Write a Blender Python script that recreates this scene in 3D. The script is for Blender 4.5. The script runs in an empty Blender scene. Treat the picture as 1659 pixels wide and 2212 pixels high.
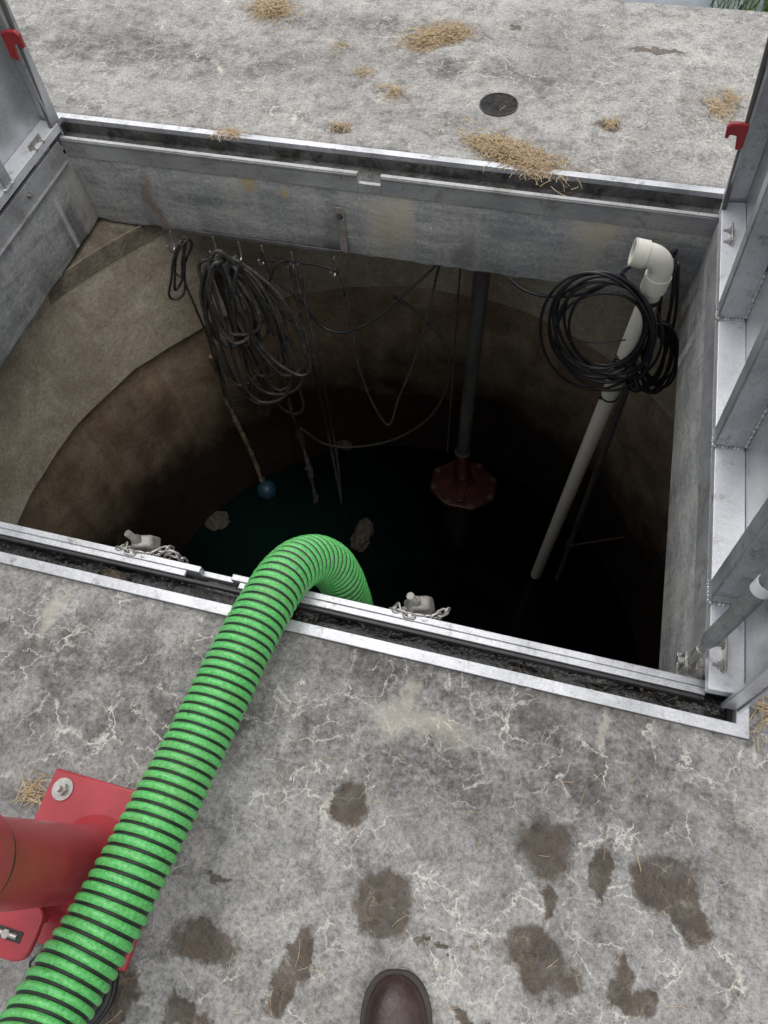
import bpy, bmesh, math, random, bisect
from mathutils import Vector, Matrix, noise
random.seed(11)
R=random.random
def U(a,b): return random.uniform(a,b)
C=bpy.context.scene.collection
PI=math.pi
# ------------------------------------------------------------------ view geometry (solved from vanishing points)
H=1.3; F=1424.0
dn=Vector((75,752,1424)).normalized()
AX=Vector((8738,1752,-1424)).normalized(); AX=(AX-dn*AX.dot(dn)).normalized()
AY=(-dn).cross(AX)
def ray(px,py):
    r=Vector((px-830,py-1106,F)); return Vector((r.dot(AX),r.dot(AY),-r.dot(dn)))
def PZ(px,py,z=0.0):
    r=ray(px,py); t=(z-H)/r.z; return Vector((r.x*t,r.y*t,z))
def PY(px,py,Y):
    r=ray(px,py); t=Y/r.y; return Vector((r.x*t,Y,H+r.z*t))
OX0,OX1,OY0,OY1=-1.69,.545,.34,1.895     # outer frame opening
TX0,TX1,TY0,TY1=-1.62,.468,.43,1.77      # throat
TZ=-.315
# ------------------------------------------------------------------ material helpers
def newmat(name):
    m=bpy.data.materials.new(name); m.use_nodes=True
    nt=m.node_tree; b=nt.nodes['Principled BSDF']; return m,nt,b
def N(nt,t,**k):
    n=nt.nodes.new(t)
    for a,v in k.items():
        if a in n.inputs: n.inputs[a].default_value=v
        else: setattr(n,a,v)
    return n
def L(nt,a,b): nt.links.new(a,b)
def coord(nt,stretch=(1,1,1)):
    tc=N(nt,'ShaderNodeTexCoord'); mp=N(nt,'ShaderNodeMapping'); mp.inputs['Scale'].default_value=stretch
    L(nt,tc.outputs['Object'],mp.inputs['Vector']); return mp.outputs['Vector']
def noi(nt,v,scale,detail=4,rough=.6,dist=0):
    n=N(nt,'ShaderNodeTexNoise'); n.inputs['Scale'].default_value=scale; n.inputs['Detail'].default_value=min(detail,5)
    n.inputs['Roughness'].default_value=rough; n.inputs['Distortion'].default_value=dist
    L(nt,v,n.inputs['Vector']); return n.outputs['Fac']
def ramp(nt,f,stops):
    r=N(nt,'ShaderNodeValToRGB'); e=r.color_ramp.elements
    while len(e)<len(stops): e.new(.5)
    for i,(p,c) in enumerate(stops):
        e[i].position=p; e[i].color=(c if len(c)==4 else (*c,1)) if isinstance(c,tuple) else (c,c,c,1)
    L(nt,f,r.inputs['Fac']); return r.outputs['Color']
def mix(nt,f,a,b,mode='MIX'):
    m=N(nt,'ShaderNodeMix'); m.data_type='RGBA'; m.blend_type=mode
    if isinstance(f,(int,float)): m.inputs[0].default_value=f
    else: L(nt,f,m.inputs[0])
    for i,x in ((6,a),(7,b)):
        if isinstance(x,tuple): m.inputs[i].default_value=(*x[:3],1)
        else: L(nt,x,m.inputs[i])
    return m.outputs[2]
def math_(nt,op,a,b=None,c=None,clamp=False):
    m=N(nt,'ShaderNodeMath'); m.operation=op; m.use_clamp=clamp
    for i,x in enumerate((a,b,c)):
        if x is None: continue
        if isinstance(x,(int,float)): m.inputs[i].default_value=x
        else: L(nt,x,m.inputs[i])
    return m.outputs[0]
def mrange(nt,x,a,b,c=0,d=1):
    r=N(nt,'ShaderNodeMapRange'); L(nt,x,r.inputs[0])
    for i,v in enumerate((a,b,c,d)): r.inputs[i+1].default_value=v
    return r.outputs[0]
def bump(nt,b,h,strength=.3,dist=.01,prev=None):
    n=N(nt,'ShaderNodeBump'); n.inputs['Strength'].default_value=strength; n.inputs['Distance'].default_value=dist
    L(nt,h,n.inputs['Height'])
    if prev: L(nt,prev,n.inputs['Normal'])
    L(nt,n.outputs['Normal'],b.inputs['Normal']); return n.outputs['Normal']
def pmat(name,c0,c1,scale=8,rough=.6,metal=0,bs=.25,bscale=60,stretch=(1,1,1),fine=0.35,spec=.5,bd=.004,rvar=.15,grime=None):
    m,nt,b=newmat(name); v=coord(nt,stretch)
    f=noi(nt,v,scale,5,.65,.3); col=ramp(nt,f,[(.32,c0),(.68,c1)])
    if fine:
        f2=noi(nt,coord(nt),bscale*2.3,3,.7)
        col=mix(nt,fine,col,ramp(nt,f2,[(.3,.25),(.7,1.0)]),'MULTIPLY')
    if grime:
        col=mix(nt,ramp(nt,noi(nt,coord(nt,(1,1,1)),grime[0],5,.75),[(grime[1],0.0),(grime[1]+.14,.85)]),col,grime[2])
    L(nt,col,b.inputs['Base Color']); b.inputs['Metallic'].default_value=metal
    b.inputs['Specular IOR Level'].default_value=spec
    L(nt,mrange(nt,f,0,1,max(0.02,rough-rvar),min(1,rough+rvar)),b.inputs['Roughness'])
    if bs: bump(nt,b,noi(nt,v,bscale,3,.6),bs,bd)
    return m
def blobs(nt,dv,lst,soft=.22,plane=None):
    acc=None
    for (x,y,rx,ry) in lst:
        P_=(lambda a,b:PZ(a,b)) if plane is None else (lambda a,b:PY(a,b,plane))
        c=P_(x,y); ax=(P_(x+rx,y)-c); ay=(P_(x,y-ry)-c)
        s=N(nt,'ShaderNodeVectorMath'); s.operation='SUBTRACT'; L(nt,dv,s.inputs[0]); s.inputs[1].default_value=c
        k=N(nt,'ShaderNodeVectorMath'); k.operation='MULTIPLY'; L(nt,s.outputs[0],k.inputs[0])
        k.inputs[1].default_value=(1/ax.length,1/ay.length,0) if plane is None else (1/ax.length,4,1/ay.length)
        l=N(nt,'ShaderNodeVectorMath'); l.operation='LENGTH'; L(nt,k.outputs[0],l.inputs[0])
        r=N(nt,'ShaderNodeMapRange'); r.interpolation_type='SMOOTHSTEP'; L(nt,l.outputs['Value'],r.inputs[0])
        r.inputs[1].default_value=1+soft; r.inputs[2].default_value=1-soft; r.inputs[3].default_value=0; r.inputs[4].default_value=1
        acc=r.outputs[0] if acc is None else math_(nt,'MAXIMUM',acc,r.outputs[0])
    return acc
def distort(nt,v,scale,detail=5,rough=.65):
    nz=N(nt,'ShaderNodeTexNoise'); nz.inputs['Scale'].default_value=scale; nz.inputs['Detail'].default_value=detail; nz.inputs['Roughness'].default_value=rough
    L(nt,v,nz.inputs['Vector'])
    vm=N(nt,'ShaderNodeVectorMath'); vm.operation='SUBTRACT'; L(nt,nz.outputs['Color'],vm.inputs[0]); vm.inputs[1].default_value=(.5,.5,.5)
    def go(a,zz=0):
        vs=N(nt,'ShaderNodeVectorMath'); vs.operation='MULTIPLY_ADD'; L(nt,vm.outputs[0],vs.inputs[0]); vs.inputs[1].default_value=(a,a,zz); L(nt,v,vs.inputs[2]); return vs.outputs[0]
    return go
# ------------------------------------------------------------------ mesh helpers
def box(bm,c,s,M=None,mi=0):
    c=Vector(c); vs=[]
    for dz in (-.5,.5):
        for dx,dy in ((-.5,-.5),(.5,-.5),(.5,.5),(-.5,.5)):
            p=Vector((dx*s[0],dy*s[1],dz*s[2]))
            if M: p=M@p
            vs.append(bm.verts.new(c+p))
    for f in ((3,2,1,0),(4,5,6,7),(0,1,5,4),(1,2,6,5),(2,3,7,6),(3,0,4,7)):
        bm.faces.new([vs[i] for i in f]).material_index=mi
def prism8(bm,ps):
    vs=[bm.verts.new(p) for p in ps]
    for f in ((3,2,1,0),(4,5,6,7),(0,1,5,4),(1,2,6,5),(2,3,7,6),(3,0,4,7)): bm.faces.new([vs[i] for i in f])
def frames(pts,closed=False):
    n=len(pts); T=[]
    for i in range(n):
        if closed: t=pts[(i+1)%n]-pts[i-1]
        else: t=pts[min(i+1,n-1)]-pts[max(i-1,0)]
        T.append(t.normalized() if t.length>1e-9 else Vector((0,0,1)))
    a=Vector((0,0,1)) if abs(T[0].z)<.9 else Vector((1,0,0))
    n0=(a-T[0]*a.dot(T[0])).normalized(); out=[]
    for t in T:
        n0=(n0-t*n0.dot(t)).normalized(); out.append((t,n0,t.cross(n0)))
    return out
def tube(bm,pts,r,n=10,closed=False,cap=True,jit=0):
    fr=frames(pts,closed); rings=[]
    for i,(p,(t,a,b)) in enumerate(zip(pts,fr)):
        rr=r(i/(len(pts)-1)) if callable(r) else r
        rings.append([bm.verts.new(p+(a*math.cos(2*PI*k/n)+b*math.sin(2*PI*k/n))*(rr*(1+(U(-jit,jit) if jit else 0)))) for k in range(n)])
    m=len(rings)
    for i in range(m if closed else m-1):
        A=rings[i];B=rings[(i+1)%m]
        for k in range(n): bm.faces.new((A[k],A[(k+1)%n],B[(k+1)%n],B[k]))
    if cap and not closed:
        bm.faces.new(rings[0][::-1]); bm.faces.new(rings[-1])
def cyl(bm,a,b,r,n=24,r2=None):
    a=Vector(a);b=Vector(b); tube(bm,[a,b],(lambda t:r+(r2-r)*t) if r2 is not None else r,n)
def annulus(bm,a,b,ro,ri,n=28):
    a=Vector(a);b=Vector(b); t,u,w=frames([a,b])[0]; q=[]
    for (c,r) in ((a,ro),(b,ro),(b,ri),(a,ri)):
        q.append([bm.verts.new(c+(u*math.cos(2*PI*k/n)+w*math.sin(2*PI*k/n))*r) for k in range(n)])
    for j in range(4):
        A=q[j];B=q[(j+1)%4]
        for k in range(n): bm.faces.new((A[k],A[(k+1)%n],B[(k+1)%n],B[k]))
def spline(P,step=.012):
    P=[Vector(p) for p in P]; Q=[P[0]*2-P[1]]+P+[P[-1]*2-P[-2]]; out=[]
    for i in range(1,len(Q)-2):
        a,b,c,d=Q[i-1:i+3]; m=max(2,int((c-b).length/step))
        for k in range(m):
            t=k/m; out.append(.5*((2*b)+(c-a)*t+(2*a-5*b+4*c-d)*t*t+(3*b-a-3*c+d)*t**3))
    out.append(P[-1]); return out
def obj(name,bm,m,parent=None,smooth=40,bev=0):
    bmesh.ops.recalc_face_normals(bm,faces=bm.faces)
    me=bpy.data.meshes.new(name); bm.to_mesh(me); bm.free()
    o=bpy.data.objects.new(name,me); C.objects.link(o)
    for x in (m if isinstance(m,(list,tuple)) else [m]): me.materials.append(x)
    if smooth:
        me.polygons.foreach_set('use_smooth',[True]*len(me.polygons)); me.set_sharp_from_angle(angle=math.radians(smooth))
    if bev:
        md=o.modifiers.new('b','BEVEL'); md.width=bev; md.segments=2; md.limit_method='ANGLE'; md.harden_normals=False
    if parent is not None:
        o.parent=parent
        if parent.type=='EMPTY': o.matrix_parent_inverse=Matrix.Translation(-parent.location)
    return o
def thing(name,label,cat,loc,group=None):
    o=bpy.data.objects.new(name,None); C.objects.link(o); o.location=loc; o.empty_display_size=.05
    o['label']=label;o['category']=cat
    if group:o['group']=group
    return o
def tag(o,label,cat,group=None,kind=None):
    o['label']=label;o['category']=cat
    if group:o['group']=group
    if kind:o['kind']=kind
    return o
def st(o): o['kind']='structure'; return o
NB=bmesh.new
# ------------------------------------------------------------------ materials
def slab_mat():
    m,nt,b=newmat('weathered concrete'); v=coord(nt)
    base=ramp(nt,noi(nt,v,2.2,5,.62,.4),[(.3,(.21,.205,.197)),(.5,(.295,.288,.275)),(.7,(.375,.365,.345))])
    sx=N(nt,'ShaderNodeSeparateXYZ'); L(nt,v,sx.inputs[0])
    base=mix(nt,mrange(nt,sx.outputs['Y'],.9,2.1),base,mix(nt,1.0,base,(1.22,1.215,1.2),'MULTIPLY'))
    mot=ramp(nt,noi(nt,v,15,5,.82,.15),[(.36,.42),(.5,.92),(.64,1.16)])
    col=mix(nt,.85,base,mot,'MULTIPLY')
    fine=ramp(nt,noi(nt,v,105,4,.9),[(.33,.32),(.5,.97),(.66,1.4)])
    col=mix(nt,.8,col,fine,'MULTIPLY')
    go=distort(nt,v,11); dv=go(.13)
    dark=blobs(nt,dv,[(170,1440,330,130),(900,1640,420,80),(1250,1600,260,70),(1000,1490,500,70),(450,1560,300,80),(1250,1700,260,60),(300,110,420,35),(1000,150,180,25),(850,60,200,20)],.8)
    dn_=math_(nt,'MULTIPLY',dark,ramp(nt,noi(nt,v,8,5,.85),[(.40,0.08),(.56,1.0)]))
    col=mix(nt,dn_,col,mix(nt,1.0,col,(.42,.405,.40),'MULTIPLY'))
    tan=blobs(nt,dv,[(905,1560,95,34),(885,1500,14,40),(110,1330,14,60),(1300,1580,10,55),(330,1800,40,30)],.6)
    tn=math_(nt,'MULTIPLY',tan,.5); col=mix(nt,tn,col,(.45,.415,.34))
    mkA=noi(nt,v,4,4,.7)
    def crack(scale,w,lo,hi,dd):
        vo=N(nt,'ShaderNodeTexVoronoi'); vo.feature='DISTANCE_TO_EDGE'; vo.inputs['Scale'].default_value=scale; L(nt,go(dd,0),vo.inputs['Vector'])
        return math_(nt,'MULTIPLY',mrange(nt,vo.outputs['Distance'],w,w*.1,0,1),ramp(nt,mkA,[(lo,0.0),(hi,1.0)]))
    ck=math_(nt,'MAXIMUM',crack(7,.014,.38,.52,.13),crack(17,.026,.44,.58,.09))
    brk=ramp(nt,noi(nt,v,20,3,.75),[(.42,0.0),(.55,1.0)])
    ck2=math_(nt,'MULTIPLY',math_(nt,'MULTIPLY',ck,.85),brk); col=mix(nt,ck2,col,(.60,.575,.51))
    pv=N(nt,'ShaderNodeTexVoronoi'); pv.inputs['Scale'].default_value=38; L(nt,v,pv.inputs['Vector'])
    pit=ramp(nt,pv.outputs['Distance'],[(.05,0.2),(.12,1.0)]); pit2=mix(nt,ramp(nt,mkA,[(.5,0.0),(.6,1.0)]),(1,1,1),pit)
    col=mix(nt,1.0,col,pit2,'MULTIPLY')
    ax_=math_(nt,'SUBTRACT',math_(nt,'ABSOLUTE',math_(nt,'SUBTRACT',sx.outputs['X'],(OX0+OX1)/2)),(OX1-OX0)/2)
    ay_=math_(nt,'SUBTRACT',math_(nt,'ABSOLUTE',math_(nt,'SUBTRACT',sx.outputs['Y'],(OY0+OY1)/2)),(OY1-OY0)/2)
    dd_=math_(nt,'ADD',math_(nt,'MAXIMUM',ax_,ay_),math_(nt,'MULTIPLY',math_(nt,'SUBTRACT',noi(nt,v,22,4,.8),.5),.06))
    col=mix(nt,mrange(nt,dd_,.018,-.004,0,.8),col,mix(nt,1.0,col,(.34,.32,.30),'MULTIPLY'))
    wet=blobs(nt,dv,[(758,1735,44,52),(832,1940,68,70),(1172,1825,66,58),(1180,1935,18,44),(1304,1884,25,46),(1446,1925,84,76),(1502,1992,40,52),(1165,2070,76,70),(1335,2120,36,54),(1385,2165,34,46),(455,2032,74,50),(640,2080,27,66),(600,2150,32,50),(400,2200,70,28),(250,2150,36,74),(1030,2205,50,16),(905,2030,24,12),(955,2050,18,9),(480,1890,20,6),
        (732,277,26,13),(1322,271,32,14),(1115,62,14,6),(1420,110,60,6)],.22)
    wetf=math_(nt,'MULTIPLY',wet,ramp(nt,noi(nt,v,26,4,.7),[(.3,.75),(.55,1.0)]))
    col=mix(nt,wetf,col,mix(nt,1.0,col,(.26,.20,.145),'MULTIPLY'))
    L(nt,col,b.inputs['Base Color'])
    L(nt,mrange(nt,wet,0,1,.92,.55),b.inputs['Roughness'])
    n1=bump(nt,b,noi(nt,v,12,4,.7),.35,.02); bump(nt,b,noi(nt,v,100,4,.85),.7,.006,n1)
    return m
M_slab=slab_mat()
def wall_mat(name,cols,stain,streak=(1,1,1),bs=.5,grad=None,bl=None,stk=.8):
    m,nt,b=newmat(name); v=coord(nt,streak); v0=coord(nt)
    c=ramp(nt,noi(nt,v,5,5,.7,.5),[(.32,cols[0]),(.5,cols[1]),(.68,cols[2])])
    c=mix(nt,.65,c,ramp(nt,noi(nt,v0,70,4,.85),[(.3,.4),(.55,1.0),(.75,1.4)]),'MULTIPLY')
    sv=coord(nt,(6,6,.8)); s=ramp(nt,noi(nt,sv,1.1,5,.65,.6),[(.5,0.0),(.72,stk)])
    c=mix(nt,s,c,stain)
    if bl:
        dv=distort(nt,v0,9)(.12,.12)
        for lst,colr,k in bl: c=mix(nt,math_(nt,'MULTIPLY',blobs(nt,dv,lst,.6,TY1),k),c,colr)
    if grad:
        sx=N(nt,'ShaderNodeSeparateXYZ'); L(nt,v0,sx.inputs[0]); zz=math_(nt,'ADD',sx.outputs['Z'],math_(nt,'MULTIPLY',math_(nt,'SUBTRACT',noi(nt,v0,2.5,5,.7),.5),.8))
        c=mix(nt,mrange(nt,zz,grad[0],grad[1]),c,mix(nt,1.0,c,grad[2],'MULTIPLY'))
    L(nt,c,b.inputs['Base Color']); b.inputs['Roughness'].default_value=.92; b.inputs['Specular IOR Level'].default_value=.25
    n1=bump(nt,b,noi(nt,v0,14,4,.7),bs*.6,.015); bump(nt,b,noi(nt,v0,150,3,.7),bs,.003,n1)
    return m
M_throat=wall_mat('opening wall concrete',((.27,.275,.28),(.42,.42,.415),(.58,.57,.55)),(.58,.55,.48),(.7,.7,3),
   bl=[([(835,490,42,60),(870,450,20,40),(1290,500,50,25)],(.62,.55,.42),.7),([(540,400,18,14),(620,420,12,8)],(.50,.38,.20),.8),([(330,430,8,50)],(.30,.20,.14),.7),([(1005,560,20,40),(700,530,60,16)],(.20,.20,.21),.6)])
M_tank_hi=wall_mat('upper ring concrete',((.36,.30,.225),(.50,.43,.33),(.64,.57,.46)),(.36,.29,.21))
M_tank_lo=wall_mat('stained lower concrete with painted depth shade',((.26,.19,.13),(.40,.305,.21),(.52,.41,.30)),(.22,.13,.08),grad=(-.95,-1.75,(.055,.042,.036)))  # streaks are stains; grad paints the well's deep shade into the colour
M_ledge=wall_mat('rough grout',((.12,.10,.08),(.28,.24,.18),(.45,.40,.32)),(.16,.13,.09),bs=1)
M_alu=pmat('weathered aluminium',(.42,.43,.45),(.70,.71,.73),7,.40,.5,.2,90,(1,1,1),.35,grime=(22,.56,(.20,.19,.18)))
M_curb=pmat('dull galvanised curb',(.32,.32,.325),(.52,.52,.515),6,.55,.3,.3,80,(.6,1,1),.4,grime=(14,.53,(.20,.19,.17)))
M_alud=pmat('dull dirty aluminium',(.22,.22,.22),(.40,.40,.40),9,.5,.35,.3,70,(1,1,1),.45,grime=(18,.56,(.10,.09,.08)))
M_alup=pmat('aluminium door skin',(.46,.47,.49),(.70,.71,.73),5,.36,.5,.15,60,(1,1,1),.3,grime=(9,.58,(.26,.25,.24)))
M_alub=pmat('bright aluminium rib',(.74,.75,.77),(.92,.93,.95),5,.32,.35,.2,60,(1,1,1),.2,grime=(20,.58,(.36,.35,.34)))
M_weld=pmat('weld bead metal',(.5,.5,.51),(.75,.75,.76),60,.4,.6,.4,150)
M_gut=pmat('wet black gutter grime',(.003,.003,.004),(.016,.015,.014),20,.3,0,.8,90,(1,1,1),.4)
M_gutd=pmat('dusty gutter metal',(.06,.06,.058),(.20,.195,.185),12,.6,.2,.6,90,grime=(16,.48,(.03,.028,.025)))
M_black=pmat('black rubber',(.012,.012,.013),(.03,.03,.03),30,.45,0,.1,80,fine=.2)
M_cable=pmat('black cable jacket',(.010,.011,.013),(.024,.025,.029),20,.35,0,.1,120,fine=.2)
M_cableg=pmat('grimy cable jacket',(.026,.026,.027),(.075,.07,.065),25,.5,0,.6,160,fine=.3,grime=(110,.55,(.26,.235,.20)))
M_dkcable=pmat('dull submerged cable',(.025,.022,.02),(.06,.05,.042),30,.7,0,.5,120)
M_crust=pmat('sludge crust',(.02,.018,.013),(.12,.10,.08),45,.9,0,1,60)
M_rope=pmat('crusted rope',(.12,.085,.05),(.34,.26,.17),60,.9,0,1,90)
M_pvc=pmat('off white pvc',(.74,.71,.61),(.86,.83,.74),6,.36,0,.08,90,(1,1,.4),.08,grime=(6,.66,(.50,.44,.32)))
M_red=pmat('faded red paint',(.32,.030,.040),(.44,.048,.060),6,.32,0,.06,30,fine=.15,rvar=.1,grime=(60,.68,(.48,.24,.22)))
M_redl=pmat('red coated lever',(.30,.02,.025),(.42,.03,.035),30,.4,0,.1,80,fine=.2)
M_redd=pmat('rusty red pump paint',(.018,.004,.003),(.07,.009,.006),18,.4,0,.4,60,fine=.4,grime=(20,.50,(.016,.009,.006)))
M_steel=pmat('stainless steel',(.36,.345,.32),(.55,.53,.50),20,.38,.7,.1,90,fine=.35)
M_dsteel=pmat('dull grimy bolt steel',(.18,.17,.155),(.38,.36,.33),40,.5,.5,.1,90,fine=.3)
M_rustb=pmat('drowned dull bolt',(.04,.03,.027),(.12,.10,.09),40,.5,.3,.1,90,fine=.3)
M_rust=pmat('rusty metal',(.08,.05,.035),(.20,.14,.105),18,.8,.2,.6,90)
M_strap=pmat('stained strap metal',(.26,.22,.19),(.42,.39,.37),25,.6,.3,.4,90)
M_pipe=pmat('dull grey pipe',(.11,.11,.11),(.24,.23,.22),12,.5,.4,.2,80,(1,1,.3))
M_blue=pmat('blue float plastic',(.012,.05,.08),(.022,.08,.12),15,.45,0,.2,60)
M_leather=pmat('brown leather',(.014,.007,.006),(.048,.024,.018),14,.36,0,.5,70,fine=.3,grime=(40,.64,(.12,.095,.08)))
M_sole=pmat('dark boot sole',(.02,.015,.012),(.05,.035,.03),30,.6,0,.3,90)
M_white=pmat('white plastic',(.7,.72,.74),(.8,.8,.8),10,.4,0,0,50,fine=.05)
def straw_mat(name,a,b_,c):
    m,nt,b=newmat(name); v=coord(nt); L(nt,ramp(nt,noi(nt,v,90,3,.8),[(.3,a),(.5,b_),(.7,c)]),b.inputs['Base Color']); b.inputs['Roughness'].default_value=.7
    return m
M_straw=straw_mat('dry straw',(.17,.11,.055),(.40,.29,.16),(.60,.48,.30))
M_grass=straw_mat('green grass',(.03,.07,.015),(.06,.12,.03),(.12,.16,.05))
M_leaf=straw_mat('dead leaves',(.012,.010,.008),(.04,.03,.02),(.14,.10,.065))
def hose_mats():
    m,nt,b=newmat('green hose rib'); v=coord(nt)
    c=ramp(nt,noi(nt,v,190,5,.9),[(.34,(.03,.15,.04)),(.45,(.075,.37,.09)),(.58,(.12,.51,.14)),(.76,(.26,.66,.23))])
    c=mix(nt,ramp(nt,noi(nt,v,14,5,.8),[(.50,0.0),(.72,.5)]),c,(.15,.25,.08))
    c=mix(nt,ramp(nt,noi(nt,v,60,3,.8),[(.64,0.0),(.70,.6)]),c,(.06,.09,.04))
    L(nt,c,b.inputs['Base Color']); b.inputs['Roughness'].default_value=.32; bump(nt,b,noi(nt,v,300,3,.7),.35,.0015)
    return [m,pmat('black hose groove',(.008,.011,.008),(.022,.030,.020),40,.55,0,.2,120)]
M_hose=hose_mats()
mw,nt,b=newmat('dark well water'); v=coord(nt)
wb=distort(nt,v,3)(.4,.0)
s_=N(nt,'ShaderNodeVectorMath'); s_.operation='DISTANCE'; L(nt,wb,s_.inputs[0]); s_.inputs[1].default_value=PZ(600,1180,-2.3)
wc=mix(nt,mrange(nt,s_.outputs['Value'],.95,.05),(.0006,.0011,.0018),(.0025,.013,.010))
L(nt,wc,b.inputs['Base Color']); b.inputs['Roughness'].default_value=.12; b.inputs['Specular IOR Level'].default_value=.15
bump(nt,b,noi(nt,v,5,3,.5),.12,.03); M_water=mw
mg,nt,b=newmat('gravel and turf'); v=coord(nt)
gcol=ramp(nt,noi(nt,v,60,5,.8),[(.3,(.03,.06,.015)),(.7,(.10,.14,.04))])
L(nt,gcol,b.inputs['Base Color']); b.inputs['Roughness'].default_value=.95; bump(nt,b,noi(nt,v,50,4,.8),1,.03); M_ground=mg
M_gravel=pmat('wet grey path',(.12,.15,.165),(.24,.27,.29),6,.5,0,.5,120)

# ------------------------------------------------------------------ setting
SX0,SX1,SY0,SY1=-3.6,2.6,-1.6,2.905
def rl(bm,x0,x1,y0,y1,z): return [bm.verts.new((x,y,z)) for x,y in ((x0,y0),(x1,y0),(x1,y1),(x0,y1))]
def loft(bm,ls):
    for A,B in zip(ls,ls[1:]):
        for k in range(4): bm.faces.new((A[k],A[(k+1)%4],B[(k+1)%4],B[k]))
bm=NB()
loft(bm,[rl(bm,SX0,SX1,SY0,SY1,-.34),rl(bm,SX0,SX1,SY0,SY1,-.01),rl(bm,SX0+.01,SX1-.01,SY0+.01,SY1-.01,0),rl(bm,OX0-.001,OX1+.001,OY0-.001,OY1+.001,0),rl(bm,OX0-.001,OX1+.001,OY0-.001,OY1+.001,-.085)])
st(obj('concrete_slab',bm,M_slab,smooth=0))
bm=NB(); loft(bm,[rl(bm,-150,150,-150,150,-.13),rl(bm,SX0,SX1,SY0,SY1,-.13)]); st(obj('ground',bm,M_ground,smooth=0))
bm=NB()
vs=[bm.verts.new(p) for p in ((-6,2.91,-.122),(.62,2.91,-.122),(.72,3.9,-.122),(-6,3.9,-.122))]; bm.faces.new(vs)
st(obj('path',bm,M_gravel,smooth=0))
def strip_wall(bm,pts,z0,z1,thick_out,jit=.006,step=.02):
    n=len(pts); top=[];mid=[];bot=[];out=[]
    cen=Vector((sum(x[0] for x in pts)/n,sum(x[1] for x in pts)/n,0))
    for i in range(n):
        a=Vector(pts[i]);c=Vector(pts[(i+1)%n]); m=max(1,int((c-a).length/step))
        for k in range(m):
            p=a.lerp(c,k/m); q=p+(p-cen).normalized()*thick_out
            j=noise.noise(Vector((p.x*9,p.y*9,3)))*jit*2+U(-jit,jit)*.5
            top.append(bm.verts.new((p.x,p.y,z0))); mid.append(bm.verts.new((p.x,p.y,z1+.012))); 
            e=(q-p).normalized()*(.006+abs(j))
            bot.append(bm.verts.new((p.x+e.x,p.y+e.y,z1+j))); out.append(bm.verts.new((q.x,q.y,z1)))
    for A,B in ((top,mid),(mid,bot),(bot,out)):
        for k in range(len(A)): bm.faces.new((A[k],A[(k+1)%len(A)],B[(k+1)%len(A)],B[k]))
bm=NB(); strip_wall(bm,[(TX0,TY0,0),(TX1,TY0,0),(TX1,TY1,0),(TX0,TY1,0)],-.05,TZ,.5)
st(obj('opening_wall',bm,M_throat,smooth=60))
TC=Vector((-.42,.925)); TR=1.38; JZ=-.906; WZ=-2.3
def ringwall(name,r0,z0,z1,mat_,lip=0):
    bm=NB(); n=160; rows=[]
    for i in range(11):
        z=z0+(z1-z0)*i/10; row=[]
        for k in range(n):
            a=2*PI*k/n; r=r0+noise.noise(Vector((math.cos(a)*4,math.sin(a)*4,z*4)))*.006
            zz=z+(noise.noise(Vector((math.cos(a)*12,math.sin(a)*12,5)))*.012 if i==10 and lip else 0)
            row.append(bm.verts.new((TC.x+r*math.cos(a),TC.y+r*math.sin(a),zz)))
        rows.append(row)
    if lip:
        rows.append([bm.verts.new((TC.x+(r0+lip)*math.cos(2*PI*k/n),TC.y+(r0+lip)*math.sin(2*PI*k/n),z1+.005)) for k in range(n)])
    for A,B in zip(rows,rows[1:]):
        for k in range(n): bm.faces.new((A[k],A[(k+1)%n],B[(k+1)%n],B[k]))
    return st(obj(name,bm,mat_,smooth=60))
ringwall('well_wall_upper',TR-.03,-.325,JZ,M_tank_hi,.08)
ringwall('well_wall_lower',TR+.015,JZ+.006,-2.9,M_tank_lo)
bm=NB(); annulus(bm,(TC.x,TC.y,-.40),(TC.x,TC.y,-.330),1.9,TR-.032,160); st(obj('well_ledge',bm,M_ledge,smooth=30))
bm=NB(); vs=[bm.verts.new((TC.x+(TR+.03)*math.cos(2*PI*k/96),TC.y+(TR+.03)*math.sin(2*PI*k/96),WZ)) for k in range(96)]; bm.faces.new(vs)
st(obj('water',bm,M_water,smooth=0))

# ------------------------------------------------------------------ access hatch
hatch=thing('access_hatch','aluminium floor access hatch with two open doors framing the dark round well','hatch',(OX0,OY0,0))
def rim(bm,x0,x1,y0,y1,w,z0,z1):
    loft(bm,[rl(bm,x0,x1,y0,y1,z0),rl(bm,x0,x1,y0,y1,z1),rl(bm,x0+w,x1-w,y0+w,y1-w,z1),rl(bm,x0+w,x1-w,y0+w,y1-w,z0)])
bm=NB(); rim(bm,OX0,OX1,OY0,OY1,.024,-.012,.005); obj('outer_rim',bm,M_alu,hatch,30,.0015)
gi=.012
bm=NB()
loft(bm,[rl(bm,OX0+.025,OX1-.025,OY0+.025,OY1-.025,-.011),rl(bm,OX0+.0245,OX1-.0245,OY0+.0245,OY1-.0245,-.046),rl(bm,TX0-gi,TX1+gi,TY0-gi,TY1+gi,-.046)])
obj('gutter',bm,[M_gutd],hatch,30)
nx0=PY(772,370,TY1).x; nx1=PY(822,378,TY1).x
fx0=PZ(425,1250).x; fx1=PZ(495,1262).x
def addx(bm,y0,y1,a,b,z0,z1): box(bm,((a+b)/2,(y0+y1)/2,(z0+z1)/2),(b-a,y1-y0,z1-z0))
bm=NB()
addx(bm,TY1-.004,TY1+.010,TX0,nx0,-.060,.004); addx(bm,TY1-.004,TY1+.010,nx1,TX1,-.060,.004); addx(bm,TY1-.0035,TY1+.0095,nx0,nx1,-.060,-.028)
addx(bm,TY1-.007,TY1-.0042,TX0,nx0-.002,-.006,.001); addx(bm,TY1-.007,TY1-.0042,nx1+.002,TX1,-.006,.001)
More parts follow.
